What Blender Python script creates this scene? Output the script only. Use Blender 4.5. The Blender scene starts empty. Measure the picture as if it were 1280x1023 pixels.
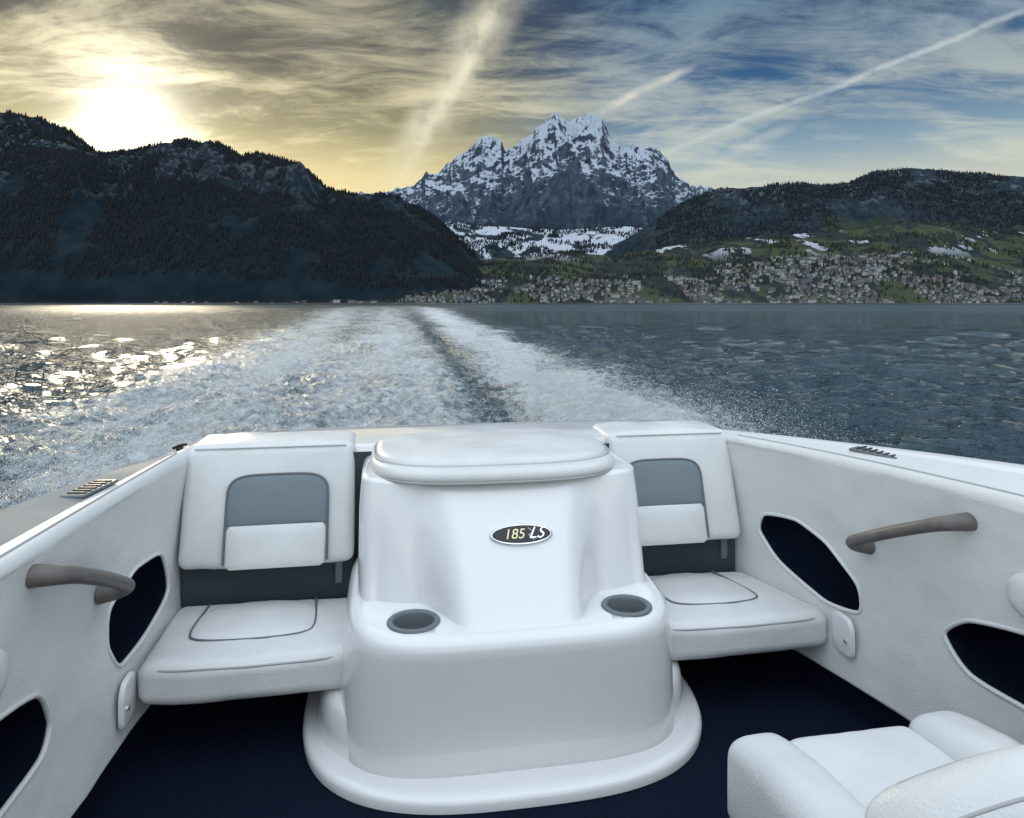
import bpy, bmesh, math, random
import numpy as np
from mathutils import Vector
random.seed(7); rng=np.random.default_rng(7)
sc=bpy.context.scene
COL=sc.collection
YAW=math.radians(9.7)
MIL=1/900.0
EYE=1.35; WZ=-0.2

# ---------------------------------------------------------------- helpers
def link(o): COL.objects.link(o); return o
def empty(name,loc=(0,0,0),rz=0):
    o=bpy.data.objects.new(name,None); o.location=loc; o.rotation_euler=(0,0,rz); o.empty_display_size=.1
    return link(o)
def mesh_obj(name,verts,faces,mat=None,parent=None,smooth=True,rz=0):
    me=bpy.data.meshes.new(name); me.from_pydata([tuple(v) for v in verts],[],[tuple(f) for f in faces]); me.update()
    if smooth: me.polygons.foreach_set('use_smooth',[True]*len(me.polygons))
    o=bpy.data.objects.new(name,me); link(o)
    if mat: me.materials.append(mat)
    if parent: o.parent=parent
    if rz: o.rotation_euler=(0,0,rz)
    return o
def fast_mesh(name,V,F,mat=None,smooth=True,parent=None):
    me=bpy.data.meshes.new(name); n=len(V); m,k=F.shape
    me.vertices.add(n); me.vertices.foreach_set('co',np.asarray(V,dtype=np.float32).ravel())
    me.loops.add(m*k); me.loops.foreach_set('vertex_index',F.astype(np.int32).ravel())
    me.polygons.add(m); me.polygons.foreach_set('loop_start',np.arange(0,m*k,k,dtype=np.int32))
    me.polygons.foreach_set('loop_total',np.full(m,k,dtype=np.int32))
    me.polygons.foreach_set('use_smooth',np.full(m,smooth,dtype=bool))
    me.update(calc_edges=True); me.validate()
    o=bpy.data.objects.new(name,me); link(o)
    if mat: me.materials.append(mat)
    if parent: o.parent=parent
    return o
def grid_faces(nr,nc,wrap=False,flip=False):
    i=np.arange(nr-1)[:,None]; jn=nc if wrap else nc-1; j=np.arange(jn)[None,:]
    a=i*nc+j; b=i*nc+(j+1)%nc; c=(i+1)*nc+(j+1)%nc; d=(i+1)*nc+j
    F=np.stack([a,b,c,d],-1).reshape(-1,4)
    return F[:,::-1] if flip else F
def add_attr(o,name,vals):
    at=o.data.attributes.new(name,'FLOAT','POINT'); at.data.foreach_set('value',np.asarray(vals,dtype=np.float32).ravel())
def chaikin(pts,it=3,closed=True,w=.25):
    P=[np.array(p,float) for p in pts]
    for k in range(it):
        ww=w if k==0 else .25
        Q=[]; n=len(P)
        for i in range(n if closed else n-1):
            a=P[i]; b=P[(i+1)%n]; Q+= [a*(1-ww)+b*ww, a*ww+b*(1-ww)]
        if not closed: Q=[P[0]]+Q+[P[-1]]
        P=Q
    return np.array(P)
def vnoise(x,y,seed=0):
    xi=np.floor(x).astype(np.int64); yi=np.floor(y).astype(np.int64); fx=x-xi; fy=y-yi
    fx=fx*fx*fx*(fx*(fx*6-15)+10); fy=fy*fy*fy*(fy*(fy*6-15)+10)
    def h(a,b):
        n=(a*374761393+b*668265263+seed*1442695041)&0xffffffff
        n=((n^(n>>13))*1274126177)&0xffffffff
        n=n^(n>>16)
        return (n&0xffff)/65535.0
    return (h(xi,yi)*(1-fx)+h(xi+1,yi)*fx)*(1-fy)+(h(xi,yi+1)*(1-fx)+h(xi+1,yi+1)*fx)*fy
def fbm(x,y,o=4,seed=0,g=.5):
    s=0;a=1;t=0
    for k in range(o):
        s=s+a*vnoise(x*2**k+17.3*k,y*2**k-9.1*k,seed+k); t+=a; a*=g
    return s/t
def ridged(x,y,o=5,seed=0,g=.5):
    s=0;a=1;t=0;w=1
    for k in range(o):
        n=1-np.abs(2*vnoise(x*2**k+5.7*k,y*2**k+3.3*k,seed+k)-1); n=n*n
        s=s+a*n*w; t+=a; a*=g; w=np.clip(n*1.4,0,1)
    return s/t
def sst(e0,e1,x):
    t=np.clip((x-e0)/(e1-e0),0,1); return t*t*(3-2*t)

# ---------------------------------------------------------------- materials
class NT:
    def __init__(s,nt): s.nt=nt; s.n=nt.nodes; s.l=nt.links
    def node(s,t,**k):
        n=s.n.new(t)
        for a,b in k.items(): setattr(n,a,b)
        return n
    def put(s,sock,v):
        if isinstance(v,bpy.types.NodeSocket): s.l.new(v,sock)
        else: sock.default_value=v
    def m(s,op,a,b=0,c=None,clamp=False):
        n=s.node('ShaderNodeMath',operation=op,use_clamp=clamp); s.put(n.inputs[0],a); s.put(n.inputs[1],b)
        if c is not None: s.put(n.inputs[2],c)
        return n.outputs[0]
    def dot(s,a,v):
        n=s.node('ShaderNodeVectorMath',operation='DOT_PRODUCT'); s.put(n.inputs[0],a); n.inputs[1].default_value=v; return n.outputs['Value']
    def mr(s,x,a,b,c=0.,d=1.,smooth=True):
        n=s.node('ShaderNodeMapRange'); n.interpolation_type='SMOOTHSTEP' if smooth else 'LINEAR'
        s.put(n.inputs[0],x)
        for i,v in enumerate((a,b,c,d)): s.put(n.inputs[i+1],v)
        return n.outputs[0]
    def mix(s,f,a,b,mode='MIX'):
        n=s.node('ShaderNodeMix',data_type='RGBA',blend_type=mode); s.put(n.inputs[0],f)
        s.put(n.inputs[6],a if not isinstance(a,tuple) else (*a[:3],1)); s.put(n.inputs[7],b if not isinstance(b,tuple) else (*b[:3],1)); return n.outputs[2]
    def noise(s,vec,scale,detail=4,rough=.5,dist=0.):
        n=s.node('ShaderNodeTexNoise'); 
        if vec is not None: s.l.new(vec,n.inputs['Vector'])
        n.inputs['Scale'].default_value=scale; n.inputs['Detail'].default_value=detail; n.inputs['Roughness'].default_value=rough; n.inputs['Distortion'].default_value=dist
        return n.outputs[0]
    def mapping(s,vec,scale=(1,1,1),rot=(0,0,0),loc=(0,0,0)):
        n=s.node('ShaderNodeMapping'); s.l.new(vec,n.inputs[0]); n.inputs['Scale'].default_value=scale; n.inputs['Rotation'].default_value=rot; n.inputs['Location'].default_value=loc; return n.outputs[0]
    def ramp(s,x,stops):
        n=s.node('ShaderNodeValToRGB'); e=n.color_ramp.elements
        while len(e)<len(stops): e.new(.5)
        for k,(p,c) in enumerate(stops): e[k].position=p; e[k].color=(*c,1)
        s.l.new(x,n.inputs[0]); return n.outputs[0]
    def bump(s,h,strength,dist):
        n=s.node('ShaderNodeBump'); n.inputs['Strength'].default_value=strength; n.inputs['Distance'].default_value=dist; s.l.new(h,n.inputs['Height']); return n.outputs[0]
def newmat(name):
    m=bpy.data.materials.new(name); m.use_nodes=True; t=NT(m.node_tree); b=m.node_tree.nodes['Principled BSDF']; return m,t,b
def simple(name,col,rough=.5,bscale=0,bstr=0.2,bdist=.002,coat=0,metal=0,var=.06,vscale=4,spec=.5):
    m,t,b=newmat(name); tc=t.node('ShaderNodeTexCoord').outputs['Object']
    nz=t.noise(tc,vscale,3)
    c2=tuple(c*(1-var*2) for c in col)
    t.l.new(t.mix(nz,c2,tuple(min(1,c*(1+var)) for c in col)),b.inputs['Base Color'])
    t.l.new(t.mr(nz,.3,.7,max(.02,rough-.06),rough+.06),b.inputs['Roughness'])
    b.inputs['Metallic'].default_value=metal; b.inputs['Coat Weight'].default_value=coat; b.inputs['Coat Roughness'].default_value=.06
    b.inputs['Specular IOR Level'].default_value=spec
    if bscale: t.l.new(t.bump(t.noise(tc,bscale,2),bstr,bdist),b.inputs['Normal'])
    return m
M_gel=simple('white_gelcoat',(.80,.80,.80),.18,coat=.6,var=.015)
M_vinyl=simple('white_vinyl',(.71,.715,.71),.36,170,.5,.0022,var=.07,vscale=7)
M_vinylg=simple('grey_vinyl',(.17,.21,.235),.42,170,.5,.0022,var=.07)
M_pipe=simple('grey_piping',(.13,.14,.15),.5)
M_wpipe=simple('white_piping',(.42,.43,.43),.5)
M_carpet=simple('marine_carpet',(.007,.012,.034),.95,420,1.,.006,var=.42,vscale=160,spec=.12)
M_panel=simple('charcoal_panel',(.040,.055,.065),.8,200,.5,.002,var=.15)
M_deck=simple('grey_deck',(.22,.24,.255),.6,var=.06,spec=.25)
M_cup=simple('grey_plastic',(.14,.16,.17),.4)
M_black=simple('black_plastic',(.012,.014,.016),.35)
M_chrome=simple('chrome',(.75,.76,.78),.15,metal=1)
M_gold=simple('badge_lettering',(.75,.66,.40),.3,metal=.6)
M_handle=simple('weathered_handle',(.16,.145,.135),.45,60,.4,.002,var=.25,vscale=30)
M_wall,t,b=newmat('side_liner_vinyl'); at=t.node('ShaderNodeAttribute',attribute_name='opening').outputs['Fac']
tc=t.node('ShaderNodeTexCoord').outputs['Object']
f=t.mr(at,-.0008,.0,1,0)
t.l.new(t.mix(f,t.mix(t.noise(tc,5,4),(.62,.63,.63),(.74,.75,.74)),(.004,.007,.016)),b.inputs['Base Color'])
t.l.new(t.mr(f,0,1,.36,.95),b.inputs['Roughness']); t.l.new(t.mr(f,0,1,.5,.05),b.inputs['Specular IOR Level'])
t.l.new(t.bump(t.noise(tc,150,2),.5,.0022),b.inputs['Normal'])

# ---------------------------------------------------------------- shape builders
def pillow(name,c,s,r,mat,parent,puff=(0,0,0),deform=None,nin=12,nr=5):
    h=np.array(s)/2.; r=min(r,h.min()*.999)
    def axis(hh):
        a=np.linspace(-hh,-(hh-r),nr+1)[:-1]; m_=np.linspace(-(hh-r),hh-r,nin+1); return np.concatenate([a,m_,-a[::-1]])
    ax=[axis(v) for v in h]; V=[];F=[];off=0
    for d in range(3):
        u,v=[k for k in range(3) if k!=d]
        for sg in (-1,1):
            U,W=np.meshgrid(ax[u],ax[v],indexing='ij'); P=np.zeros(U.shape+(3,)); P[...,u]=U;P[...,v]=W;P[...,d]=sg*h[d]
            nr_,nc_=U.shape; flip=(sg>0)^(d==1)
            F.append(grid_faces(nr_,nc_,flip=not flip)+off); V.append(P.reshape(-1,3)); off+=nr_*nc_
    V=np.concatenate(V);F=np.concatenate(F)
    inner=np.clip(V,-(h-r),h-r); dv=V-inner; L=np.linalg.norm(dv,axis=1,keepdims=True); V2=inner+dv/np.maximum(L,1e-9)*r
    N=V2/h
    for k in range(3):
        o=[j for j in range(3) if j!=k]
        V2[:,k]+=np.sign(N[:,k])*np.abs(N[:,k])*puff[k]*(1-np.clip(N[:,o[0]],-1,1)**2)*(1-np.clip(N[:,o[1]],-1,1)**2)
    if deform is not None: V2=deform(V2,N)
    V2=V2+np.array(c)
    o=fast_mesh(name,V2,F,mat,True,parent)
    bm=bmesh.new(); bm.from_mesh(o.data); bmesh.ops.remove_doubles(bm,verts=bm.verts,dist=1e-5); bmesh.ops.recalc_face_normals(bm,faces=bm.faces); bm.to_mesh(o.data); bm.free()
    return o
def tube(name,pts,r,mat,parent,closed=False,radii=None,res=4):
    cu=bpy.data.curves.new(name,'CURVE'); cu.dimensions='3D'; cu.bevel_depth=r; cu.bevel_resolution=res; cu.use_fill_caps=True
    sp=cu.splines.new('POLY'); sp.points.add(len(pts)-1)
    for i,p in enumerate(pts): sp.points[i].co=(*[float(x) for x in p],1); sp.points[i].radius=1 if radii is None else float(radii[i])
    sp.use_cyclic_u=closed; sp.use_smooth=True
    o=bpy.data.objects.new(name,cu); link(o); cu.materials.append(mat)
    if parent: o.parent=parent
    return o
def slab(name,pts,fn,T,mat,parent,puff=0,edge=.03,smooth=True):
    P=np.array(pts,float); c=P.mean(0)
    rings=[(1,0),(1,.6*T),(1-edge*.35,.88*T),(1-edge,T)]
    if puff: rings+=[(.85,T+.45*puff),(.6,T+.8*puff),(.3,T+puff),(.02,T+puff)]
    V=[];n=len(P)
    for s,d in rings:
        for q in c+(P-c)*s: V.append(fn(q[0],q[1],d))
    F=[list(f) for f in grid_faces(len(rings),n,wrap=True)]
    F.append(list(range((len(rings)-1)*n,len(rings)*n)))
    o=mesh_obj(name,V,F,mat,parent,smooth)
    bm=bmesh.new(); bm.from_mesh(o.data); bmesh.ops.recalc_face_normals(bm,faces=bm.faces); bm.to_mesh(o.data); bm.free()
    return o
def smooth_path(pts,it=4): return chaikin(pts,it,closed=False)

# ================================================================ BOAT
boat=empty('motorboat',rz=YAW)
def curve(xs,ys,deg=3):
    c=np.polyfit(xs,ys,deg); return lambda q:np.polyval(c,q)
pinL=curve([-1,0,1,1.47,2.0,2.5,2.6],[-.78,-.76,-.74,-.71,-.685,-.655,-.65])
pinR=curve([-1,0,1,1.45,2.06,2.2,2.5,2.6],[1.55,1.54,1.50,1.46,1.37,1.33,1.25,1.22],4)
outL=curve([-1,0,1.0,1.8,2.0,2.34,2.6,2.7],[-.97,-.95,-.92,-.88,-.855,-.80,-.74,-.71],4)
outR=curve([-1,0,1,1.6,2.0,2.3,2.56,2.7],[1.80,1.78,1.72,1.62,1.52,1.405,1.31,1.26],4)
zoL=curve([-1,0,1,1.8,2.0,2.34,2.6],[.95,.945,.925,.885,.86,.848,.845])
zoR=curve([-1,0,1,1.6,2.0,2.3,2.6],[1.01,1.0,.98,.94,.895,.875,.87])
ziL=lambda q:.862+0*q
ziR=curve([-1,1,1.5,2,2.5],[.93,.91,.89,.872,.865],2)
holeR=[(2.395,.54),(2.37,.61),(2.22,.63),(2.09,.59),(1.965,.50),(1.96,.41),(2.10,.395),(2.30,.455)]
holeL=[(2.36,.595),(2.415,.45),(2.24,.40),(2.04,.385),(1.975,.47),(1.995,.57),(2.16,.617)]
lowR=[(1.695,.48),(1.62,.545),(1.45,.58),(1.1,.595),(1.0,.5),(1.05,.41),(1.4,.395),(1.615,.40)]
lowL=[(1.715,.44),(1.665,.535),(1.47,.57),(1.1,.585),(1.0,.5),(1.05,.41),(1.4,.38),(1.675,.385)]
def sdf(poly,X,Y):
    P=chaikin(poly,3,w=.16); n=len(P); d=np.full(X.shape,1e9); ins=np.zeros(X.shape,bool)
    for i in range(n):
        a=P[i]; c=P[(i+1)%n]; e=c-a; wx=X-a[0]; wy=Y-a[1]
        t_=np.clip((wx*e[0]+wy*e[1])/(e@e),0,1); d=np.minimum(d,np.hypot(wx-e[0]*t_,wy-e[1]*t_))
        cond=((a[1]>Y)!=(c[1]>Y))&(X<(c[0]-a[0])*(Y-a[1])/((c[1]-a[1])+1e-12)+a[0]); ins^=cond
    return np.where(ins,-d,d)
def side(name,sg,pin,pout,zin,zout,holes):
    qs=np.concatenate([np.linspace(-1,.9,40)[:-1],np.linspace(.9,2.62,430)])
    R=.03; rows=[]
    Z0=.20
    for q in qs:
        pi,po,zi,zo=pin(q),pout(q),zin(q),zout(q); r=[]
        r.append((po-sg*.10,-.45)); r.append((po+sg*.0,.1)); r.append((po+sg*.035,zo-.16)); r.append((po+sg*.03,zo-.06)); r.append((po+sg*.022,zo-.02)); r.append((po,zo))
        r.append((po-sg*.012,zo+.003))
        a=np.array((po-sg*.012,zo+.003)); e=np.array((pi+sg*R,zi))
        for k in range(1,6): r.append(tuple(a+(e-a)*k/6))
        for k in range(0,9):
            th=k/8*math.pi/2; r.append((pi+sg*R-sg*R*math.sin(th),zi-R+R*math.cos(th)))
        for k in range(1,151): 
            z=zi-R-(zi-R-Z0)*k/150; r.append((pi,z))
        r.append((pi+sg*.012,Z0-.012)); r.append((pi+sg*.03,Z0-.015))
        rows.append(r)
    A=np.array(rows); nq,nz,_=A.shape
    Q=np.repeat(qs[:,None],nz,1); P=A[...,0]; Z=A[...,1]
    wallmask=np.zeros(nz,bool); wallmask[20:-2]=True
    s=np.full(Q.shape,.5)
    for h in holes: s=np.minimum(s,sdf(h,Q,Z))
    s[:,~wallmask]=.5
    fbul=lambda Z_:.018*np.sin(np.clip((Z_-Z0)/.66,0,1)*math.pi)
    fsoft=lambda Q_,Z_:.014*(fbm(Q_*4,Z_*5,3,3)-.5)
    bulge=fbul(Z)*wallmask[None,:]; soft=fsoft(Q,Z)*wallmask[None,:]
    gap=np.abs(np.array([pout(q)-pin(q) for q in qs]))[:,None]
    depth=np.clip(gap-.055,.05,.12)
    P=P+sg*bulge+soft+sg*depth*sst(-.0005,-.013,s)*wallmask[None,:]
    V=np.stack([P,Q,Z],-1).reshape(-1,3)
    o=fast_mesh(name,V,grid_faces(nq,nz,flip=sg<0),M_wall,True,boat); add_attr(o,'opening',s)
    for h in holes:
        H=chaikin(h,3,w=.16); Pw=pin(H[:,0])+sg*fbul(H[:,1])+fsoft(H[:,0],H[:,1])
        tube('pocket_welt',[(p_+sg*.002,q_,z_) for p_,(q_,z_) in zip(Pw,H)],.0065,M_vinyl,boat,closed=True)
    me=o.data; me.materials.append(M_deck if sg<0 else M_gel)
    F=len(me.polygons); idx=np.zeros(F,dtype=np.int32); kk=np.arange(F)%(nz-1); idx[kk<(11 if sg<0 else 8)]=1; me.polygons.foreach_set('material_index',idx)
    rows=[]
    for q in qs[::8]:
        rows.append([(pin(q)+sg*.03,q,Z0-.012),(pin(q)+sg*.03,q,.08)])
    V=np.array(rows); fast_mesh(name+'_kick_strip',V.reshape(-1,3),grid_faces(V.shape[0],2),M_carpet,True,boat)
    return o
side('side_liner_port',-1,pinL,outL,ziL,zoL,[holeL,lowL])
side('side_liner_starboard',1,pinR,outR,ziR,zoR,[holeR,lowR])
for sg,pin,zin in ((-1,pinL,ziL),(1,pinR,ziR)):
    tube('liner_seam',[(pin(q)+sg*.028,q,zin(q)+.0005) for q in np.linspace(0,2.5,60)],.003,M_wpipe,boat)
mesh_obj('floor_carpet',[(-.80,-1.2,.1),(1.62,-1.2,.1),(1.62,2.62,.1),(-.80,2.62,.1)],[(0,1,2,3)],M_carpet,boat,False)
tr=chaikin([(-.76,2.56),(-.71,2.78),(-.60,2.93),(-.35,2.97),(.3,2.98),(.95,2.97),(1.16,2.93),(1.25,2.78),(1.31,2.56)],2,closed=False)
slab('transom_deck',tr,lambda x,y,d:(x,y,-.45+d),1.302,M_gel,boat,edge=.03,puff=.012)
mesh_obj('bulkhead',[(-.75,2.535,.08),(1.4,2.535,.08),(1.4,2.535,.84),(-.75,2.535,.84)],[(0,1,2,3)],M_panel,boat,False)
pillow('swim_platform',(.3,3.12,.02),(1.5,.36,.06),.025,M_gel,boat)
def vent(name,p,q,z,L,ang,tilt=0):
    e=empty(name); e.parent=boat; e.location=(p,q,z); e.rotation_euler=(0,tilt,ang)
    pillow('frame',(0,0,.002),(.060,L,.008),.0035,M_cup,e,nin=2,nr=3)
    n=int(L/.024)
    for k in range(n-1): pillow('slot_%d'%k,(0,-L/2+.024*(k+1),.006),(.046,.012,.006),.0025,M_black,e,nin=2,nr=2)
vent('deck_vent',-.765,2.03,.868,.17,math.radians(-8),0)
vent('deck_vent',1.475,1.98,.893,.17,math.radians(14),-.08)
for p,q in ((-.70,2.60),(1.25,2.60)):
    pillow('cleat_base',(p,q,.858),(.02,.03,.014),.006,M_black,boat,nin=2,nr=2)
    tube('cleat_horn',[(p-.012,q-.03,.866),(p-.006,q-.01,.869),(p+.006,q+.01,.869),(p+.012,q+.03,.866)],.005,M_black,boat)

# ---------------------------------------------------------------- jump seats
def wrinkle(V,amp=.003,f=9,seed=5):
    V=V.copy(); n=fbm(V[:,0]*f+3.1,V[:,1]*f+V[:,2]*f*.8,3,seed)-.5
    V[:,2]+=amp*n; V[:,1]+=amp*n*.7; return V
def jump_seat(p0,p1,name,i0,i1,flare=0.):
    E=empty(name,rz=YAW); w=p1-p0; c=(p0+p1)/2
    def lean(V,N): V=wrinkle(V,.008); V[:,1]+=.06*V[:,2]/.19; return V
    pillow('backrest',(c,2.60,.688),(w,.25,.375),.030,M_vinyl,E,puff=(0,.012,.010),deform=lean,nin=24)
    face=lambda z: 2.475+.06*(z-.688)/.19-.012
    ic=(i0+i1)/2; hw=(i1-i0)/2
    top=[]
    for k in range(0,17):
        th=math.pi*k/16; ct,st=math.cos(th),math.sin(th)
        top.append((ic+hw*math.copysign(abs(ct)**.45,ct),.705+.080*st**.55))
    arch=[(i0,.632)]+[(x,.632) for x in np.linspace(i0,i1,8)[1:]]+top
    slab('headrest_insert',arch,lambda x,y,d:(x,face(y)-d,y),.008,M_vinylg,E,puff=.004,edge=.05)
    tube('headrest_piping',[(x,face(z)-.006,z) for x,z in [(i0,.52)]+[(i0,.632)]+top[::-1]+[(i1,.632),(i1,.52)]],.0042,M_pipe,E)
    pad=[(i0+.02,.505),(i1-.02,.505),(i1-.004,.515),(i1-.004,.618),(i1-.014,.632),(i0+.014,.632),(i0+.004,.618),(i0+.004,.515)]
    slab('lumbar_insert',pad,lambda x,y,d:(x,face(y)-d,y),.012,M_vinyl,E,puff=.008,edge=.06)
    tube('backrest_seam',[(x,2.600-.125+.06*(.852-.688)/.19+.004,.866) for x in np.linspace(p0+.03,p1-.03,12)],.0022,M_wpipe,E)
    pillow('lower_panel',(c,2.50,.43),(w,.04,.18),.01,M_panel,E,nin=2,nr=2)
    pillow('panel_strap',(p1-.05,2.475,.46),(.025,.012,.09),.005,M_cup,E,nin=2,nr=2)
    q0,q1=2.065,2.47
    def taper(V,N):
        V=wrinkle(V,.009,8,9)
        V[:,1]-=.018*(1-N[:,0]**2)*(N[:,1]<0)*np.abs(N[:,1])
        V[:,0]+=flare*np.clip((N[:,0]+1)/2,0,1)*np.clip((1-N[:,1])/2,0,1)
        return V
    sp0=p0-.005; sw=w+.02
    pillow('seat_cushion',(sp0+sw/2,(q0+q1)/2,.322),(sw,q1-q0,.115),.034,M_vinyl,E,puff=(0,0,.010),deform=taper,nin=24)
    zt=.380; fx=lambda x,y:x+flare*np.clip((x-sp0)/sw,0,1)*np.clip((q1-y)/(q1-q0),0,1)
    ins=[(p0+.10,q1-.03),(p0+.085,q0+.16),(p0+.12,q0+.115),(c,q0+.10),(p1-.13,q0+.115),(p1-.10,q0+.16),(p1-.12,q1-.03)]
    sm=chaikin(ins,3,closed=False)
    slab('seat_insert',chaikin(ins,2),lambda x,y,d:(fx(x,y),y,zt-.004+d),.012,M_vinyl,E,puff=.008,edge=.05)
    tube('seat_piping',[(fx(x,y),y,zt+.0055) for x,y in sm],.0036,M_pipe,E)
    rim=[]
    for k in range(80):
        th=2*math.pi*k/80; ct,st=math.cos(th),math.sin(th)
        x=(sw/2-.004)*math.copysign(abs(ct)**.22,ct); y=(q1-q0)/2*math.copysign(abs(st)**.22,st)
        yy=y-(.018*(1-(x/(sw/2))**2)*abs(y/((q1-q0)/2)) if y<0 else 0)
        X_=sp0+sw/2+x*.985; Y_=(q0+q1)/2+yy*.982
        rim.append((fx(X_,Y_),Y_,.363))
    tube('seat_seam',rim,.0032,M_wpipe,E,closed=True)
    return E
jump_seat(-.665,-.115,'jump_seat',-.52,-.20)
jump_seat(.79,1.262,'jump_seat',.835,1.12,.10)
def bracket(sg,p,q,z):
    E=empty('seat_bracket',rz=YAW)
    pts=chaikin([(q-.05,z-.06),(q+.05,z-.06),(q+.05,z+.06),(q-.03,z+.06),(q-.05,z+.03)],2,w=.15)
    slab('plate',pts,lambda x,y,d:(p-sg*d,x,y),.012,M_gel,E,edge=.06,puff=.001)
    tube('bolt',[(p-sg*.010,q-.025,z-.01),(p-sg*.018,q-.025,z-.01)],.006,M_chrome,E)
bracket(-1,pinL(2.04)-.002,2.045,.305); bracket(1,pinR(2.01)+.006,2.01,.335)

# ---------------------------------------------------------------- engine cover
EC=empty('engine_cover',rz=YAW)
C=.35; QM=2.32; QB=2.70
def ring(z,hw,qf,n=4.2,N=160):
    out=[]
    for k in range(N):
        th=2*math.pi*(k+.5)/N; c_,s_=math.cos(th),math.sin(th)
        x=hw*math.copysign(abs(c_)**(2/n),c_); y=abs(s_)**(2/n)
        f_=qf(x) if callable(qf) else qf
        q=QM-(QM-f_)*y if s_<0 else QM+(QB-QM)*y
        out.append((C+x,q,z))
    return out
def sm1(a,b,x):
    t_=min(1,max(0,(x-a)/(b-a))); return t_*t_*(3-2*t_)
def front(h):
    def g(x):
        ax=abs(x); w=sm1(.13+.03*h,.27+.03*h,ax); wo=sm1(.375,.43,ax)
        cen=1.855+.25*h**.9+.12*ax*ax; sidev=2.045+.085*h
        return cen*(1-w)+sidev*w-(.05*(1-h))*wo
    return g
R_=[ring(.10,.50,1.845)]
for z,hw,qf in ((.2,.497,1.842),(.3,.49,1.836),(.38,.484,1.828),(.44,.478,1.82),(.462,.474,1.818),(.478,.469,1.822),(.489,.461,1.830),(.496,.452,1.842),(.498,.444,1.852)): R_.append(ring(z,hw,qf))
hs=[0,.015,.04,.08,.13,.2,.28,.36,.44,.52,.6,.68,.76,.84,.9,.95,.98,1.0]
for h in hs: R_.append(ring(.4985+.325*h,.443-.004*h-.03*max(0,h-.7)**1.3,front(h)))
for d,z in ((.01,.828),(.025,.832),(.05,.834)): 
    R_.append(ring(z,.43-d,(lambda dd:(lambda x:front(1)(x)+dd))(d)))
V=np.array(R_); nr_,nc_=V.shape[:2]
Fs=[list(f) for f in grid_faces(nr_,nc_,wrap=True)]; Fs.append(list(range((nr_-1)*nc_,nr_*nc_))); Fs.append(list(range(nc_))[::-1])
body=mesh_obj('body',V.reshape(-1,3),Fs,M_gel,EC)
bm=bmesh.new(); bm.from_mesh(body.data); bmesh.ops.recalc_face_normals(bm,faces=bm.faces); bm.to_mesh(body.data); bm.free()
cups=[(C-.285,1.945),(C+.31,1.945)]
for (p,q) in cups:
    bpy.ops.mesh.primitive_cylinder_add(vertices=48,radius=.056,depth=.16,location=(p,q,.50)); cut=bpy.context.object
    md=body.modifiers.new('b','BOOLEAN'); md.operation='DIFFERENCE'; md.solver='EXACT'; md.object=cut
    rz=EC.rotation_euler[2]; EC.rotation_euler[2]=0; bpy.context.view_layer.update()
    ev=body.evaluated_get(bpy.context.evaluated_depsgraph_get()); nm=bpy.data.meshes.new_from_object(ev)
    body.modifiers.clear(); body.data=nm; EC.rotation_euler[2]=rz
    bpy.data.objects.remove(cut,do_unlink=True)
bpy.context.view_layer.update()
body.data.polygons.foreach_set('use_smooth',[True]*len(body.data.polygons))
def lathe(name,c,prof,mat,parent,n=48):
    V=[];
    for r,z in prof:
        for k in range(n):
            th=2*math.pi*k/n; V.append((c[0]+r*math.cos(th),c[1]+r*math.sin(th),c[2]+z))
    F=[list(f) for f in grid_faces(len(prof),n,wrap=True)]; F.append(list(range((len(prof)-1)*n,len(prof)*n)))
    return mesh_obj(name,V,F,mat,parent)
for (p,q) in cups:
    lathe('cup_holder',(p,q,.4975),[(.071,.0),(.071,.004),(.068,.007),(.060,.008),(.056,.006),(.054,0),(.052,-.03),(.048,-.072),(.02,-.073),(.001,-.073)],M_cup,EC)
def loft(name,rs,mat):
    V=np.array(rs); nr_,nc_=V.shape[:2]
    Fs=[list(f) for f in grid_faces(nr_,nc_,wrap=True)]; Fs.append(list(range((nr_-1)*nc_,nr_*nc_)))
    o=mesh_obj(name,V.reshape(-1,3),Fs,mat,EC)
    bm=bmesh.new(); bm.from_mesh(o.data); bmesh.ops.recalc_face_normals(bm,faces=bm.faces); bm.to_mesh(o.data); bm.free(); return o
loft('plinth',[ring(z,hw,qf,3.2) for z,hw,qf in ((.10,.565,1.866),(.19,.558,1.868),(.235,.551,1.872),(.252,.542,1.88),(.262,.525,1.895),(.264,.49,1.92),(.264,.45,1.95))],M_gel)
loft('base_flange',[ring(z,hw,qf,2.9) for z,hw,qf in ((.101,.600,1.752),(.122,.602,1.750),(.132,.598,1.755),(.138,.590,1.765),(.139,.578,1.780),(.137,.560,1.80),(.136,.52,1.86))],M_gel)
def lidring(z,hw,q0,q1,n=3.2,N=100):
    out=[];qm=(q0+q1)/2+.05
    for k in range(N):
        th=2*math.pi*(k+.5)/N; c_,s_=math.cos(th),math.sin(th); x=hw*math.copysign(abs(c_)**(2/n),c_); y=abs(s_)**(2/n)
        out.append((C-.012+x,qm-(qm-q0)*y if s_<0 else qm+(q1-qm)*y,z))
    return out
loft('lid_cushion_base',[lidring(z,hw,q0,q1) for z,hw,q0,q1 in ((.825,.378,2.09,2.64),(.83,.391,2.076,2.655),(.84,.397,2.07,2.66),(.853,.395,2.072,2.66),(.862,.387,2.08,2.65),(.867,.373,2.095,2.64),(.868,.35,2.12,2.62))],M_vinyl)
loft('lid_cushion_top',[lidring(z,hw,q0,q1) for z,hw,q0,q1 in ((.862,.380,2.135,2.65),(.870,.380,2.135,2.65),(.878,.374,2.142,2.645),(.884,.360,2.158,2.63),(.889,.33,2.20,2.59),(.893,.22,2.27,2.52),(.894,.05,2.38,2.45))],M_vinyl)
tube('lid_piping',lidring(.8665,.386,2.124,2.655),.0042,M_wpipe,EC,closed=True)
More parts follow.
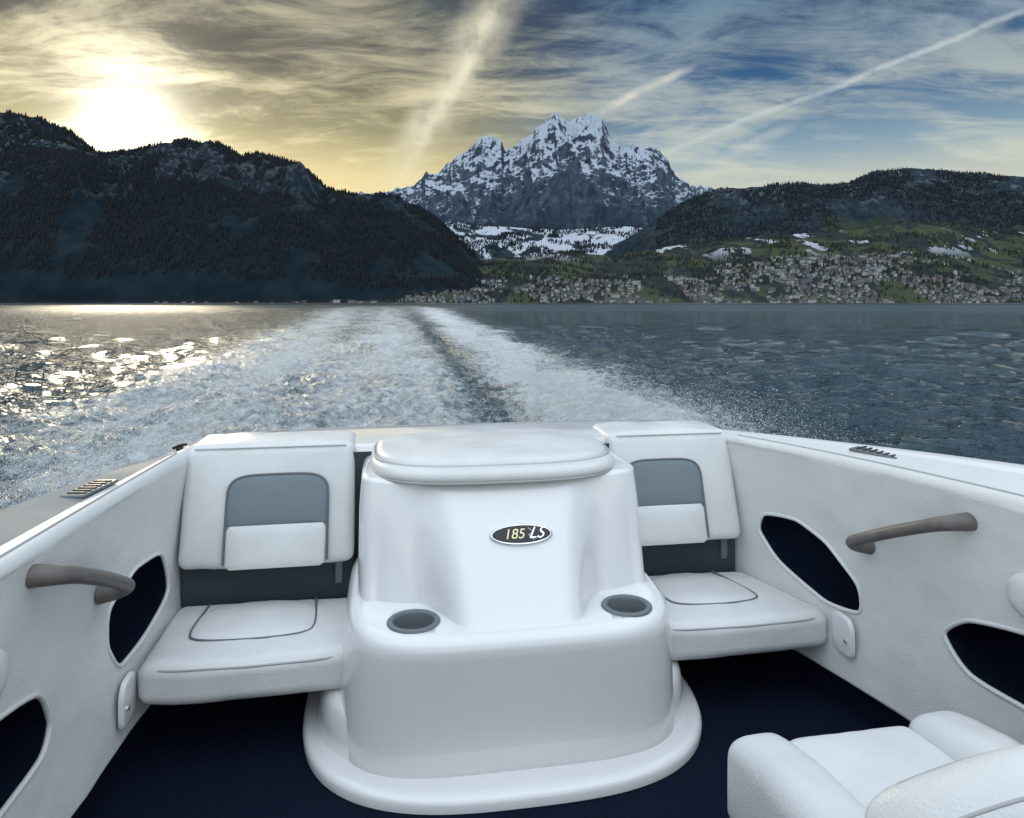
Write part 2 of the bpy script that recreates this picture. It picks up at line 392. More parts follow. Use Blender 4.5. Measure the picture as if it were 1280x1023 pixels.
tube('lid_lower_piping',lidring(.829,.393,2.074,2.657),.0038,M_wpipe,EC,closed=True)
tube('lid_seam',[(C-.012+x,2.33-.05*(1-(x/.33)**2),.8905-.012*(abs(x)/.33)**3) for x in np.linspace(-.335,.335,40)],.003,M_wpipe,EC)
h=.60; zb=.4985+.325*h; qb=front(h)(0); slope=math.atan2(.325,.25*.9*h**(-.1))
bd=empty('badge'); bd.parent=EC; bd.location=(C+.02,qb-.004,zb+.002); bd.rotation_euler=(slope,0,0)
def disc(name,a,b_,z0,z1,mat,n=64):
    V=[];prof=[(1,z0),(1,z1*.6+z0*.4),(.96,z1),(.9,z1)]
    for s,z in prof:
        for k in range(n): th=2*math.pi*k/n; V.append((a*s*math.cos(th),b_*s*math.sin(th),z))
    F=[list(f) for f in grid_faces(len(prof),n,wrap=True)]; F.append(list(range((len(prof)-1)*n,len(prof)*n)))
    return mesh_obj(name,V,F,mat,bd)
disc('rim',.092,.031,-.012,.004,M_chrome); disc('field',.085,.0255,0,.0055,M_black)
def text(body_,x,y,size,mat,shear=.3):
    cu=bpy.data.curves.new('lettering','FONT'); cu.body=body_; cu.size=size; cu.shear=shear; cu.extrude=.0008; cu.align_x='CENTER'; cu.align_y='CENTER'
    o=bpy.data.objects.new('lettering',cu); link(o); cu.materials.append(mat); o.parent=bd; o.location=(x,y,.0068); return o
text('185',-.022,-.001,.040,M_gold,.25); text('LS',.040,0,.046,M_chrome,.5)
tube('badge_flash',[(.02,.016,.0065),(.035,.004,.0065),(.02,-.004,.0065),(.034,-.018,.0065)],.0012,M_chrome,bd,res=2)

# ---------------------------------------------------------------- grab handles
def handle(sg,pin):
    o=.058
    pts=[(pin(1.93)+sg*.016,1.93,.632),(pin(1.93)-sg*.03,1.93,.636),(pin(1.92)-sg*o,1.915,.652),(pin(1.88)-sg*(o+.004),1.87,.675),(pin(1.78)-sg*(o+.006),1.78,.720),(pin(1.68)-sg*(o+.004),1.68,.765),(pin(1.63)-sg*o,1.63,.787),(pin(1.61)-sg*.03,1.605,.797),(pin(1.60)+sg*.016,1.60,.799)]
    P=smooth_path(pts,3); n=len(P); rad=[]
    for i in range(n):
        u=i/(n-1); rad.append(.92+.50*math.exp(-(u/.16)**2)+.40*math.exp(-((1-u)/.22)**2))
    E=empty('grab_handle',rz=YAW); tube('grip',P,.0182,M_handle,E,radii=rad,res=8)
handle(-1,pinL); handle(1,pinR)
for sg,pin in ((-1,pinL),(1,pinR)):
    E=empty('armrest_pad',rz=YAW)
    el=[(1.28+.215*math.copysign(abs(math.cos(t_))**.7,math.cos(t_)),.672+.070*math.copysign(abs(math.sin(t_))**.8,math.sin(t_))) for t_ in np.linspace(0,2*math.pi,49)[:-1]]
    slab('pad',el,lambda x,y,d:(pin(x)+sg*.018-sg*d,x,y),.034,M_vinyl,E,puff=.012,edge=.10)

# ---------------------------------------------------------------- bucket seat
BS=empty('bucket_seat',(.765,1.33,0),math.radians(11))
def arc_back(V,N):
    V=wrinkle(V,.004); V[:,1]+=.10*(N[:,0]**2); V[:,2]-=.13*np.abs(N[:,0])**2.4*(N[:,2]>0)*N[:,2]; return V
pillow('seat_base',(0,-.0,.30),(.50,.46,.10),.04,M_vinyl,BS)
pillow('seat_cushion',(0,.03,.375),(.32,.42,.12),.04,M_vinyl,BS,puff=(0,0,.015),deform=lambda V,N:wrinkle(V,.010,8,3),nin=20)
def bol(V,N): V=wrinkle(V,.008); V[:,2]-=.035*np.maximum(N[:,1],0)**2; V[:,2]+=.02*np.maximum(-N[:,1],0); return V
pillow('bolster_inboard',(-.215,.02,.38),(.13,.47,.20),.045,M_vinyl,BS,puff=(.006,0,.006),deform=bol,nin=16)
pillow('bolster_outboard',(.215,.02,.38),(.13,.47,.20),.045,M_vinyl,BS,puff=(.006,0,.006),deform=bol,nin=16)
pillow('backrest',(.03,-.31,.49),(.60,.12,.44),.05,M_vinyl,BS,puff=(0,.02,.01),deform=arc_back,nin=24)
for yy in (-.044,.044):
    tube('backrest_piping',[(.03+x,-.31+yy+.10*(x/.30)**2,.71-.0125-.1255*abs(x/.30)**2.4+.003*(1-(x/.30)**2)) for x in np.linspace(-.25,.25,50)],.0032,M_wpipe,BS)
for sx in (-1,1):
    tube('bolster_seam',[(sx*.258,y,.464-.035*(max(0,(y-.02)/.235))**2+.02*max(0,-(y-.02)/.235)) for y in np.linspace(-.17,.21,20)],.003,M_wpipe,BS)
lathe('pedestal',(0,0,.10),[(.17,0),(.17,.012),(.06,.03),(.05,.16),(.05,.17)],M_cup,BS)

# ================================================================ LAKE
M_water,t,b=newmat('lake_water')
geo=t.node('ShaderNodeNewGeometry').outputs['Position']
foam=t.node('ShaderNodeAttribute',attribute_name='foam').outputs['Fac']
b.inputs['IOR'].default_value=1.33
ln=t.node('ShaderNodeVectorMath',operation='LENGTH'); t.l.new(geo,ln.inputs[0]); dist=ln.outputs['Value']
far=t.mr(dist,45,260,0,1)
n1=t.noise(geo,2.2,3,.65); n2=t.noise(geo,9,2,.65); n0=t.noise(t.mapping(geo,(.40,.60,1),(0,0,.3)),1,4,.62)
wv=t.m('ADD',t.m('ADD',t.m('MULTIPLY',n1,.75),t.m('MULTIPLY',n2,.20)),t.m('MULTIPLY',n0,2.6))
f1=t.noise(geo,6.0,6,.78,.4)
fac=t.mr(t.m('ADD',f1,t.m('MULTIPLY',foam,.66)),.62,.98,0,1,False)
fac=t.m('MULTIPLY',fac,t.mr(foam,.0,.14))
t.l.new(t.mix(fac,t.mix(foam,(.016,.042,.058),(.09,.13,.15)),(.72,.75,.76)),b.inputs['Base Color'])
t.l.new(t.m('ADD',t.mr(fac,0,1,.07,.75),t.m('MULTIPLY',far,.24)),b.inputs['Roughness'])
bs=t.m('ADD',t.m('MULTIPLY',wv,t.mr(foam,0,.4,1,.5)),t.m('MULTIPLY',f1,t.m('MULTIPLY',foam,.6)))
bs=t.m('MULTIPLY',bs,t.mr(dist,40,420,1,.12))
t.l.new(t.bump(bs,1.0,.36),b.inputs['Normal'])
ang=np.concatenate([np.radians(np.linspace(-180,-45,40))[:-1],np.radians(np.linspace(-45,45,950)),np.radians(np.linspace(45,180,40))[1:-1]])
rr=[1.2]
while rr[-1]<16000:
    r=rr[-1]; rr.append(r+max(.05,min(r*r/1395*.7,r*.06)))
rr=np.array(rr)
Rg,Ag=np.meshgrid(rr,ang,indexing='ij'); X=Rg*np.sin(Ag); Y=Rg*np.cos(Ag)
dr=np.gradient(rr)[:,None]
Z=np.zeros_like(X)
for k in range(48):
    lam=.26*(18**(k/47.)); th=math.radians(215)+rng.normal(0,.8); amp=.0080*lam**.82*rng.uniform(.6,1.3)
    kx,ky=math.sin(th)*2*math.pi/lam,math.cos(th)*2*math.pi/lam
    att=sst(1.7,3.2,lam/np.maximum(dr,.02)*np.ones_like(X))
    Z+=amp*np.sin(kx*X+ky*Y+rng.uniform(0,6.28)+1.5*fbm(X/9,Y/9,2,k))*att
cY,sY=math.cos(YAW),math.sin(YAW)
Pp=X*cY+Y*sY; Qq=-X*sY+Y*cY; S=Pp-.35
half=np.interp(Qq,[2.9,4,6,9,20,40,75,150,260],[1.0,2.3,3.5,4.4,5.4,6.8,9.5,16,24])
S=S+.5*(fbm(X*.45,Y*.18,3,8)-.5)*np.clip(Qq/8,0,1)
left=(S<0)
s=S/(half*np.where(left,1.18,1.02)); As=np.abs(s)
inw=(Qq>2.9)&(Qq<700)
fade=np.interp(Qq,[3,10,30,80,200,700],[1,.93,.84,.74,.58,0])
edge=sst(1.25,.50,As+.36*(fbm(X*1.1,Y*.4,4,5)-.5))
out_=np.exp(-((As-np.where(left,.55,.58))/np.where(left,.32,.25))**2)
foamv=edge*(.38+np.where(left,.24,.48)*out_)
cent=np.exp(-((S/ (.9+Qq*.02))**2)); 
tr_r=np.exp(-(((S-(1.15+Qq*.022))/(.36+Qq*.010))**2)); tr_l=np.exp(-(((S+(1.5+Qq*.03))/(.35+Qq*.008))**2))
tfade=np.interp(Qq,[3,30,80,160],[1,1,.7,.3])
foamv=foamv+edge*(.20*cent)-(.33*tr_r+.12*tr_l)*edge*tfade
patch=fbm(Pp*1.1,Qq*.28,4,21)
foamv=np.clip(foamv*(.60+.95*patch),0,1)*fade*inw
foamv=np.clip(foamv+.25*sst(9,3.5,Qq)*sst(1.25,.9,As)*inw,0,1)
hn=fbm(X*3.2,Y*3.2,5,31,.6)-.5
nearf=np.interp(Qq,[3,6,14,40,90],[1,1,.7,.4,.1])
turb=edge*inw*fade*nearf
Z+=turb*(.30*hn*(sst(9,1.5,dr*np.ones_like(X)*4)))
Z+=edge*inw*nearf*(.22*out_*np.interp(Qq,[3,8,20],[1,.8,.3])-.10*tr_r+.05*cent)
under=(Qq<3.0)&(Qq>-4)&(S>-1.6)&(S<1.6); Z=np.where(under,np.minimum(Z,0)-.05,Z)
Vw=np.stack([X,Y,Z+WZ],-1).reshape(-1,3)
lake=fast_mesh('lake_water',Vw,grid_faces(len(rr),len(ang),flip=True),M_water); add_attr(lake,'foam',foamv)

M_spray=simple('spray_water',(.80,.83,.85),.5,var=.02)
def droplets(c,r):
    n=len(r)
    T=np.array([(1,1,1),(1,-1,-1),(-1,1,-1),(-1,-1,1)])/1.73; a=rng.uniform(0,6.28,n)
    V=np.repeat(T[None],n,0)*r[:,None,None]; ca,sa=np.cos(a)[:,None],np.sin(a)[:,None]
    x=V[...,0]*ca-V[...,1]*sa; y=V[...,0]*sa+V[...,1]*ca; V=np.stack([x,y,V[...,2]],-1)+c[:,None,:]
    F=np.array([(0,1,2),(0,3,1),(0,2,3),(1,3,2)])
    return V.reshape(-1,3),(F[None]+4*np.arange(n)[:,None,None]).reshape(-1,3)
def spr(n):
    q=3.2+rng.gamma(2.0,2.6,n); sg=np.where(rng.random(n)<.5,1,-1)
    hw=np.interp(q,[2.9,4,6,9,20],[1.0,2.3,3.5,4.4,5.4])
    x=.35+sg*hw*np.clip(rng.normal(.68,.21,n),.2,1.2)
    clump=fbm(x*2.5,q*1.2,3,77)
    z=WZ+.03+rng.exponential(.10,n)*np.interp(q,[3,5,9,16],[1.0,1.2,.9,.4])*(.3+1.4*clump)
    r=rng.uniform(.0016,.0046,n)*(1+rng.exponential(.3,n))
    keep=clump>.38
    X_=x*cY-q*sY; Y_=x*sY+q*cY
    return np.stack([X_,Y_,z],-1)[keep],r[keep]
V,F=droplets(*spr(150000)); fast_mesh('water_spray',V,F,M_spray)

# ================================================================ TERRAIN
class Layer:
    def __init__(s,tab,D0,D1,D2,pw,amp,sil,sc_,seed,rid=True,jag=0,ys=1.2,blend=0):
        T=np.array(tab,float); s.a=T[:,0]*MIL; s.e=T[:,1]*MIL; s.D0,s.D1,s.D2,s.pw,s.amp,s.sil,s.sc,s.seed,s.rid,s.jag,s.ys,s.blend=D0,D1,D2,pw,amp,sil,sc_,seed,rid,jag,ys,blend
        s.ga=np.linspace(s.a[0],s.a[-1],1500); e=np.interp(s.ga,s.a,s.e); k=np.hanning(101); k/=k.sum()
        s.ge=np.convolve(np.pad(e,50,mode='edge'),k,mode='valid')
    def h(s,a,D):
        t_=(D-s.D0)/(s.D1-s.D0); X=a*D
        H=np.interp(a,s.a,s.e)
        if s.blend:
            wgt=np.clip((np.clip(t_,0,1)-.35)/.65,0,1)**1.5
            H=H*wgt+np.interp(a,s.ga,s.ge)*(1-wgt)
        H=H*s.D1
        if s.jag: H=H+s.jag*(ridged(a*38,a*0+.5,5,s.seed+70,.62)-.45)*np.clip(H/900,0,1)*np.clip(t_,0,1)**3
        up=np.clip(t_,0,1)**s.pw; dn=np.clip(1-.75*(D-s.D1)/(s.D2-s.D1),0,1)
        base=H*np.where(t_<=1,up,dn)
        f_=ridged if s.rid else fbm
        n=f_((X+.35*s.sc*vnoise(X/(s.sc*.8),D/(s.sc*.8),s.seed+50))/s.sc,D/(s.sc*s.ys),6,s.seed,.54)-.42
        env=np.clip(4*t_*(1.02-t_),0,1)**.8*np.where(t_<1,1,0)+.0
        rough=s.sil*(fbm(X/(s.sc*.09),D/(s.sc*.09),4,s.seed+9)-.5)
        z=base+s.amp*n*env*np.clip(H/ (s.amp*3+1),0,1)+rough*np.clip(t_*3,0,1)*np.clip(H/100,0,1)
        return np.where(t_<0,-8,z)+WZ+.6*np.clip(t_*30,0,1)
    def mesh(s,name,mat,na,nd,amin,amax):
        a=np.linspace(amin,amax,na); D=np.concatenate([[s.D0-60],np.linspace(s.D0,s.D1,nd),np.linspace(s.D1,s.D2,14)[1:]])
        A,DD=np.meshgrid(a,D,indexing='ij'); Z=s.h(A,DD); V=np.stack([A*DD,DD,Z],-1)
        return fast_mesh(name,V.reshape(-1,3),grid_faces(na,len(D),flip=False),mat,True)
def terrmat(name,build):  # no haze volume: bluish tint in the far terrain colours stands for haze
    m,t,b=newmat(name); g=t.node('ShaderNodeNewGeometry'); pos=g.outputs['Position']; sep=t.node('ShaderNodeSeparateXYZ'); t.l.new(pos,sep.inputs[0]); sn=t.node('ShaderNodeSeparateXYZ'); t.l.new(g.outputs['Normal'],sn.inputs[0])
    b.inputs['Roughness'].default_value=.95; b.inputs['Specular IOR Level'].default_value=.1
    t.l.new(build(t,pos,sep.outputs[2],sn.outputs[2]),b.inputs['Base Color'])
    return m
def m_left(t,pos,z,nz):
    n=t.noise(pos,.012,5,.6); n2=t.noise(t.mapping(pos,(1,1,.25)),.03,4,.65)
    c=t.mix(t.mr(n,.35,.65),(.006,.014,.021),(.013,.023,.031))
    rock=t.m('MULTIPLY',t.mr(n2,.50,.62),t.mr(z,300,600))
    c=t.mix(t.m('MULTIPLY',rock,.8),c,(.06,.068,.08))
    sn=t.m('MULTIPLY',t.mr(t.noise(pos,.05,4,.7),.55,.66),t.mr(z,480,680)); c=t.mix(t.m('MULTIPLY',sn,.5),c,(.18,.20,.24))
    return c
def m_pil(t,pos,z,nz):
    st=t.noise(t.mapping(pos,(1,.30,.30),(0,.45,0)),.0050,7,.68,1.2); n=t.noise(t.mapping(pos,(1,.5,.5)),.018,5,.7)
    rock=t.mix(t.mr(n,.3,.7),(.020,.032,.052),(.085,.108,.145))
    f=t.m('ADD',t.m('ADD',t.mr(z,600,1950,-.95,.42,False),t.m('MULTIPLY',t.m('SUBTRACT',nz,.55),2.2)),t.m('ADD',t.m('MULTIPLY',t.m('SUBTRACT',st,.5),2.6),t.m('MULTIPLY',t.m('SUBTRACT',n,.5),1.2)))
    c=t.mix(t.mr(f,-.08,.30),rock,(.37,.42,.49))
    low=t.mr(z,500,1250,1,0); fr=t.mr(t.noise(pos,.004,5,.65),.36,.54)
    c=t.mix(t.m('MULTIPLY',low,fr),c,(.018,.032,.048))
    return c
def m_foot(t,pos,z,nz):
    n=t.noise(t.mapping(pos,(1,.6,1)),.0055,6,.66,.5)
    c=t.mix(t.mr(t.noise(pos,.02,3),.35,.65),(.013,.024,.032),(.026,.036,.042))
    sn=t.mr(t.m('ADD',n,t.mr(z,150,600,-.06,.05,False)),.47,.50)
    return t.mix(sn,c,(.42,.46,.52))
def m_right(t,pos,z,nz):
    n=t.noise(t.mapping(pos,(1,.6,1)),.004,6,.62,.5)
    c=t.mix(t.mr(t.noise(pos,.03,4),.35,.65),(.011,.022,.033),(.026,.037,.045))
    md=t.m('MULTIPLY',t.mr(n,.56,.61),t.mr(z,350,600,1,.0)); c=t.mix(md,c,(.038,.050,.030))
    sn=t.m('MULTIPLY',t.mr(t.noise(pos,.012,4,.7),.56,.64),t.mr(z,450,800)); return t.mix(t.m('MULTIPLY',sn,.45),c,(.22,.25,.29))
def m_slope(t,pos,z,nz):
    n=t.noise(t.mapping(pos,(1,.5,1)),.0065,6,.62,.6)
    c=t.mix(t.mr(t.noise(pos,.03,4),.35,.65),(.014,.024,.026),(.026,.034,.030))
    g=t.mix(t.noise(pos,.012,3),(.028,.042,.024),(.068,.074,.042))
    c=t.mix(t.mr(n,.49,.53),c,g)
    sn=t.m('MULTIPLY',t.mr(t.noise(t.mapping(pos,(1,.4,1)),.006,4,.6),.58,.61),t.mr(z,170,290)); return t.mix(sn,c,(.38,.42,.46))
L_left=Layer([(-1400,200),(-1100,230),(-800,238),(-640,240),(-600,235),(-560,220),(-535,202),(-520,190),(-490,185),(-470,190),(-440,200),(-400,205),(-360,200),(-340,185),(-300,183),(-260,173),(-240,155),(-225,140),(-180,137),(-140,130),(-100,108),(-65,80),(-40,55),(-20,30),(0,-5)],2480,3400,4600,.72,190,24,420,3)
L_pil=Layer([(-420,80),(-350,110),(-190,138),(-160,140),(-140,145),(-120,155),(-90,170),(-65,185),(-55,194),(-45,202),(-35,207),(-28,208),(-22,204),(-14,206),(-10,192),(0,193),(10,200),(25,210),(40,222),(57,234),(64,235),(72,231),(82,238),(91,238),(97,244),(103,236),(112,234),(117,220),(125,206),(138,196),(160,197),(172,202),(182,191),(192,178),(205,164),(218,152),(230,145),(260,140),(310,130),(400,100),(600,60)],5200,8000,9500,1.05,720,80,820,12,True,120,2.2,1)
L_foot=Layer([(-260,40),(-200,60),(-120,90),(-80,103),(-40,98),(0,96),(60,92),(140,97),(210,90),(260,85),(330,75),(420,60),(700,50)],3700,5200,6200,.9,110,12,700,22,False)
L_right=Layer([(60,40),(100,60),(140,80),(180,105),(210,125),(240,140),(260,143),(310,146),(360,152),(390,148),(420,152),(450,165),(490,170),(540,167),(600,162),(640,159),(760,155),(900,140),(1300,120)],3300,4700,6000,.85,180,16,560,33)
L_slope=Layer([(-900,6),(-400,7),(-260,9),(-220,16),(-180,34),(-140,48),(-110,56),(-60,56),(0,58),(60,64),(130,60),(210,74),(310,84),(410,92),(510,104),(560,100),(610,90),(700,88),(900,90),(1300,70)],2350,3700,4300,.95,80,10,420,44,False)
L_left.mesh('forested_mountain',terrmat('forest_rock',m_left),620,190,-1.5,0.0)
L_pil.mesh('snowy_mountain',terrmat('alpine_rock_snow',m_pil),900,380,-.45,.62)
L_foot.mesh('snowy_foothills',terrmat('snow_meadow',m_foot),420,110,-.28,.75)
L_right.mesh('wooded_hills',terrmat('wooded_hill',m_right),520,140,.07,1.4)
L_slope.mesh('lakeside_slope',terrmat('meadow_slope',m_slope),760,150,-.95,1.4)

M_con=simple('conifer_foliage',(.007,.014,.020),.95,var=.4,vscale=.05)
def forest(name,L,n,a0,a1,t0,t1,dens,hmin=14,hmax=27,mat=M_con):
    a=rng.uniform(a0,a1,n); t_=t0+(t1-t0)*rng.random(n)**.8; D=L.D0+(L.D1-L.D0)*t_
    k=dens(a,D,t_); a=a[k];D=D[k]; n=len(a); z=L.h(a,D); H=rng.uniform(hmin,hmax,n); R=H*rng.uniform(.17,.26,n)
    X=a*D; th=rng.uniform(0,6.28,n)
    ks=np.arange(5)*2*math.pi/5
    def rg(rad,zz): 
        return np.stack([X[:,None]+rad[:,None]*np.cos(th[:,None]+ks),D[:,None]+rad[:,None]*np.sin(th[:,None]+ks),np.repeat((z+zz)[:,None],5,1)],-1)
    A=rg(R,H*.05-2); B=rg(R*.45,H*.5); T=np.stack([X,D,z+H],-1)[:,None]; A2=rg(R*.75,H*.42)
    V=np.concatenate([A,B,A2,T],1)
    F=[]
    for i in range(5):
        j=(i+1)%5; F.append((i,j,5+j)); F.append((i,5+j,5+i)); F.append((10+i,10+j,15))
    F=np.array(F); Fa=(F[None]+16*np.arange(n)[:,None,None]).reshape(-1,3)
    return fast_mesh(name,V.reshape(-1,3),Fa,mat,False)
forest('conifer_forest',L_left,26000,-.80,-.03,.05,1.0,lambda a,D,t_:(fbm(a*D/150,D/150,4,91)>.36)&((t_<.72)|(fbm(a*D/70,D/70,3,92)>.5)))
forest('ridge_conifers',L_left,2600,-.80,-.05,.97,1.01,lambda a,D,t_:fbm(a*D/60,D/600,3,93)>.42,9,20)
forest('hill_conifers',L_right,14000,.2,.85,.3,1.01,lambda a,D,t_:fbm(a*D/220,D/220,4,94)>.42,11,20)
forest('foothill_conifers',L_foot,9000,-.15,.4,.3,1.0,lambda a,D,t_:fbm(a*D/160,D/160,4,97)>.52,12,24)
M_tree=simple('bare_tree_foliage',(.018,.024,.020),.95,var=.4,vscale=.03)
forest('lakeside_trees',L_slope,19000,-.5,.85,.0,1.0,lambda a,D,t_:(fbm(a*D/110,D/110,4,95)>.49)&((a>-.25)|(D<2420)),8,17,M_tree)

def village():
    mats=[simple('render_white',(.42,.43,.44),.8),simple('render_cream',(.27,.25,.22),.8),simple('render_grey',(.17,.18,.195),.8),simple('roof_tile',(.055,.045,.042),.8),simple('roof_slate',(.045,.052,.062),.7),simple('window_glass',(.02,.03,.04),.2)]
    V=[];F=[];MI=[]
    n=0; tries=0
    while n<1900 and tries<40000:
        tries+=1
        a=random.uniform(-.5,.80) if random.random()<.15 else random.uniform(-.16,.80)
        dens=.45+.55*min(1,max(0,(a+.02)/.3))
        t_=random.random()**1.45*(.50 if a>.28 else .32)
        if a<-.16: t_=random.random()*.03; dens=.2
        if random.random()>dens: continue
        D=2356+1350*t_; X=a*D
        if fbm(np.array([X/130]),np.array([D/130]),3,61)[0]<.44: continue
        z=float(L_slope.h(np.array([a]),np.array([D]))[0])
        bigb=random.random()<.14
        w=random.uniform(7,14)*(2.0 if bigb else 1); d=random.uniform(8,11); h=random.uniform(4.5,8)*(1.7 if bigb else 1); flat=bigb or random.random()<.15
        th=random.uniform(-.5,.5)+(math.pi/2 if random.random()<.4 else 0); ct,st=math.cos(th),math.sin(th)
        def P(x,y,zz): return (X+x*ct-y*st,D+x*st+y*ct,z+zz)
        o=len(V); x0=w/2;y0=d/2
        for x,y in ((-x0,-y0),(x0,-y0),(x0,y0),(-x0,y0)): V.append(P(x,y,-5)); V.append(P(x,y,h))
        wm=random.choices([0,1,2],[5,3,4])[0]; rm=random.choices([3,4],[3,2])[0]
        for i in range(4): j=(i+1)%4; F.append((o+2*i,o+2*j,o+2*j+1,o+2*i+1)); MI.append(wm)
        if flat:
            o2=len(V); e=.5
            for zz in (h,h+.7):
                for x,y in ((-x0-e,-y0-e),(x0+e,-y0-e),(x0+e,y0+e),(-x0-e,y0+e)): V.append(P(x,y,zz))
            F.append((o2+4,o2+5,o2+6,o2+7)); MI.append(2)
            for i in range(4): j=(i+1)%4; F.append((o2+i,o2+j,o2+4+j,o2+4+i)); MI.append(2)
        else:
            o2=len(V); e=.9; rh=d*.33
            for x,y,zz in ((-x0-e,-y0-e,h-.3),(x0+e,-y0-e,h-.3),(x0+e,y0+e,h-.3),(-x0-e,y0+e,h-.3),(-x0-e,0,h+rh),(x0+e,0,h+rh),(-x0,-y0,h),(-x0,y0,h),(-x0,0,h+rh-.3),(x0,-y0,h),(x0,y0,h),(x0,0,h+rh-.3)): V.append(P(x,y,zz))
            F+= [(o2,o2+1,o2+5,o2+4),(o2+3,o2+4,o2+5,o2+2)]; MI+=[rm,rm]
            F+= [(o2+6,o2+8,o2+7),(o2+9,o2+10,o2+11)]; MI+=[wm,wm]
        fl=int(h//3)
        for side_ in (-1,1):
            for k in range(fl):
                for wx in np.linspace(-x0+1.5,x0-1.5,max(2,int(w/3.2))):
                    o3=len(V); yy=side_*(y0+.05)
                    for x,zz in ((-.65,.9),(.65,.9),(.65,2.3),(-.65,2.3)): V.append(P(wx+x,yy,zz+3*k-.0))
                    F.append((o3,o3+1,o3+2,o3+3)); MI.append(5)
        n+=1
    o=mesh_obj('lakeside_village',V,F,None,None,False)
    for m in mats: o.data.materials.append(m)
    o.data.polygons.foreach_set('material_index',MI)
village()
M_stone=simple('embankment_stone',(.11,.115,.12),.9,var=.4,vscale=.02)
a=np.linspace(-.95,.9,300); rows=[]
for x in a: D=2338-4*math.sin(x*30); rows.append([(x*D,D,WZ-3),(x*D,D,WZ+3.4+1.4*math.sin(x*17)),(x*(D+14),D+14,WZ+4.4)])
V=np.array(rows); fast_mesh('shore_embankment',V.reshape(-1,3),grid_faces(len(a),3,flip=True),M_stone,False)

# ================================================================ SKY
w=bpy.data.worlds.new('World'); sc.world=w; w.use_nodes=True; t=NT(w.node_tree); t.n.clear()
out=t.node('ShaderNodeOutputWorld'); bg=t.node('ShaderNodeBackground')
d=t.node('ShaderNodeTexCoord').outputs['Generated']
sp=t.node('ShaderNodeSeparateXYZ'); t.l.new(d,sp.inputs[0]); x,y,z=sp.outputs
SUN=Vector((-.530,1,.250)).normalized()
g=t.dot(d,tuple(SUN))
zc=t.m('MAXIMUM',z,0.0)
base=t.ramp(zc,[(0,(.68,.65,.48)),(.14,(.60,.61,.50)),(.20,(.24,.36,.45)),(.27,(.038,.12,.26)),(.36,(.010,.042,.13)),(1,(.10,.2,.35))])
warmb=t.ramp(zc,[(0,(.94,.78,.38)),(.17,(.78,.66,.33)),(.23,(.29,.27,.15)),(.31,(.045,.055,.055)),(1,(.2,.25,.3))])
wf=t.mr(g,.78,.95)
sky=t.mix(wf,base,warmb)
den=t.m('ADD',zc,.15)
cv=t.node('ShaderNodeCombineXYZ'); t.l.new(t.m('DIVIDE',x,den),cv.inputs[0]); t.l.new(t.m('DIVIDE',y,den),cv.inputs[1])
c1=t.noise(t.mapping(cv.outputs[0],(.75,1.25,1),(0,0,.60)),1.25,6,.62,.9)
c2=t.noise(t.mapping(cv.outputs[0],(1.0,2.3,1),(0,0,-.45),(3,1,0)),2.9,5,.68,.6)
c3=t.noise(t.mapping(cv.outputs[0],(.5,.8,1),(0,0,.2),(7,2,0)),.9,2,.5)
cm=t.m('ADD',t.m('ADD',t.m('MULTIPLY',c1,.48),t.m('MULTIPLY',c2,.28)),t.m('MULTIPLY',c3,.24))
cl=t.mr(cm,.435,.585)
coolc=t.ramp(zc,[(0,(.74,.71,.54)),(.2,(.58,.61,.53)),(.38,(.15,.26,.36))])
warmc=t.ramp(zc,[(0,(1.0,.88,.50)),(.2,(.94,.82,.48)),(.34,(.46,.43,.30))])
sky=t.mix(t.m('MULTIPLY',cl,.88),sky,t.mix(wf,coolc,warmc))
cnz=t.m('SUBTRACT',t.noise(d,9,3,.6),.5); cbr=t.noise(t.mapping(d,(1,1,1)),20,4,.65)
def contrail(sky,u1,v1,u2,v2,wd,st,col):
    a=Vector((u1*MIL,1,v1*MIL)).normalized(); b_=Vector((u2*MIL,1,v2*MIL)).normalized(); n=a.cross(b_).normalized(); along=(b_-a).normalized()
    dn=t.m('ADD',t.dot(d,tuple(n)),t.m('MULTIPLY',cnz,.012+wd*.8))
    s0,s1=a.dot(along),b_.dot(along); L_=s1-s0; al=t.dot(d,tuple(along))
    band=t.mr(t.m('ABSOLUTE',dn),0,wd,1,0)
    rng_=t.m('MULTIPLY',t.mr(al,s0-.1*L_,s0+.35*L_),t.mr(al,s1-.3*L_,s1+.1*L_,1,0))
    br=t.mr(cbr,.30,.68,.35,1.)
    return t.mix(t.m('MULTIPLY',t.m('MULTIPLY',band,rng_),t.m('MULTIPLY',br,st)),sky,col)
sky=contrail(sky,-160,110,5,430,.048,.75,(.80,.76,.56))
sky=contrail(sky,-155,115,0,410,.014,.5,(.94,.88,.68))
sky=contrail(sky,110,240,235,302,.009,.75,(.82,.80,.68))
sky=contrail(sky,170,180,780,420,.0058,.7,(.60,.66,.68))
sky=contrail(sky,380,315,780,405,.020,.45,(.36,.46,.53))
sky=contrail(sky,250,175,360,226,.010,.4,(.70,.70,.60))
gp=t.m('MAXIMUM',g,0)
def add_scaled(sky,k,col):
    n=t.node('ShaderNodeVectorMath',operation='SCALE'); n.inputs[0].default_value=col; t.l.new(k,n.inputs['Scale'])
    n2=t.node('ShaderNodeVectorMath',operation='ADD'); t.l.new(sky,n2.inputs[0]); t.l.new(n.outputs[0],n2.inputs[1]); return n2.outputs[0]
cloudmod=t.mr(cm,.40,.60,.25,1.5)
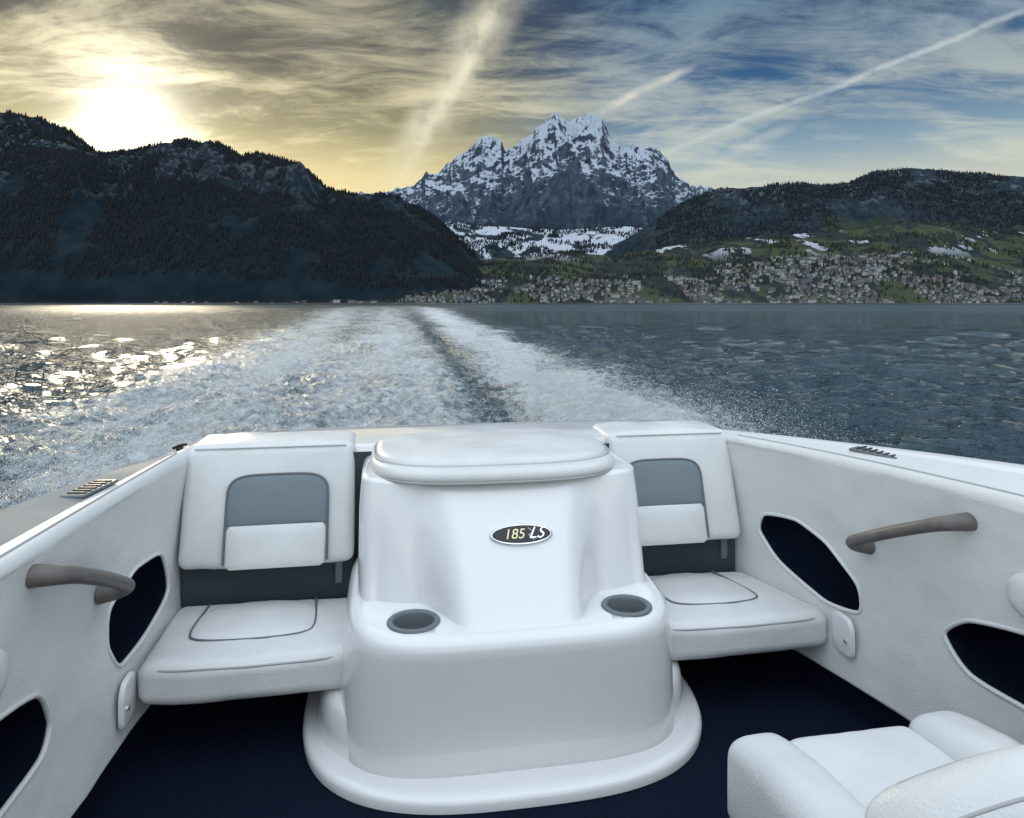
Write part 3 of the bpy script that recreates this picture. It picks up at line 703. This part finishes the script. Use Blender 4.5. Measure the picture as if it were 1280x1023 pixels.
def glowadd(sky,pw,st,col,mod=True):
    k=t.m('MULTIPLY',t.m('POWER',gp,pw),st)
    if mod: k=t.m('MULTIPLY',k,cloudmod)
    return add_scaled(sky,k,col)
sky=glowadd(sky,900,1.5,(1,.97,.88),False); sky=glowadd(sky,260,1.0,(1,.93,.70)); sky=glowadd(sky,36,.14,(1,.84,.46))
up=t.m('MULTIPLY',t.mr(z,.42,.75),t.mr(c3,.2,.8,.8,1.2)); sky=add_scaled(sky,up,(.90,.94,.97))  # brightness added to the overhead sky, out of view, to light the boat
bk=t.m('MULTIPLY',t.mr(y,.25,-.5),t.mr(z,-.02,.15)); sky=add_scaled(sky,bk,(.66,.72,.77))  # unseen sky behind the camera brightened as fill for faces turned this way
ns=t.node('ShaderNodeTexSky',sky_type='NISHITA'); ns.sun_disc=False; ns.sun_elevation=math.asin(SUN.z); ns.sun_rotation=math.atan2(SUN.x,SUN.y)
sc2=t.node('ShaderNodeVectorMath',operation='SCALE'); t.l.new(ns.outputs[0],sc2.inputs[0]); sc2.inputs['Scale'].default_value=.005
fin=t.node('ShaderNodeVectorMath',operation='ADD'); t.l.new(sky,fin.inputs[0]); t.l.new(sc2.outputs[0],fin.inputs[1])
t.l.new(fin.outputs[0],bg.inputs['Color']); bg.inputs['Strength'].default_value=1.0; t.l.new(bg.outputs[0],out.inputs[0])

sl=bpy.data.lights.new('sun','SUN'); sl.energy=.8; sl.angle=math.radians(12); sl.color=(1,.86,.62)
so=bpy.data.objects.new('sun',sl); link(so); so.rotation_euler=(-SUN).to_track_quat('-Z','Y').to_euler()

# ================================================================ CAMERA
cd=bpy.data.cameras.new('camera'); cam=bpy.data.objects.new('camera',cd); link(cam)
cam.location=(0,0,EYE); cam.rotation_euler=(math.radians(90),0,0)
cd.sensor_width=36; cd.lens=36*900/1280; cd.shift_y=-(511.5-380)/1280; cd.clip_start=.05; cd.clip_end=40000
sc.camera=cam
sc.view_settings.view_transform='Standard'; sc.view_settings.look='None'; sc.view_settings.exposure=0
print('objects',len(bpy.data.objects))
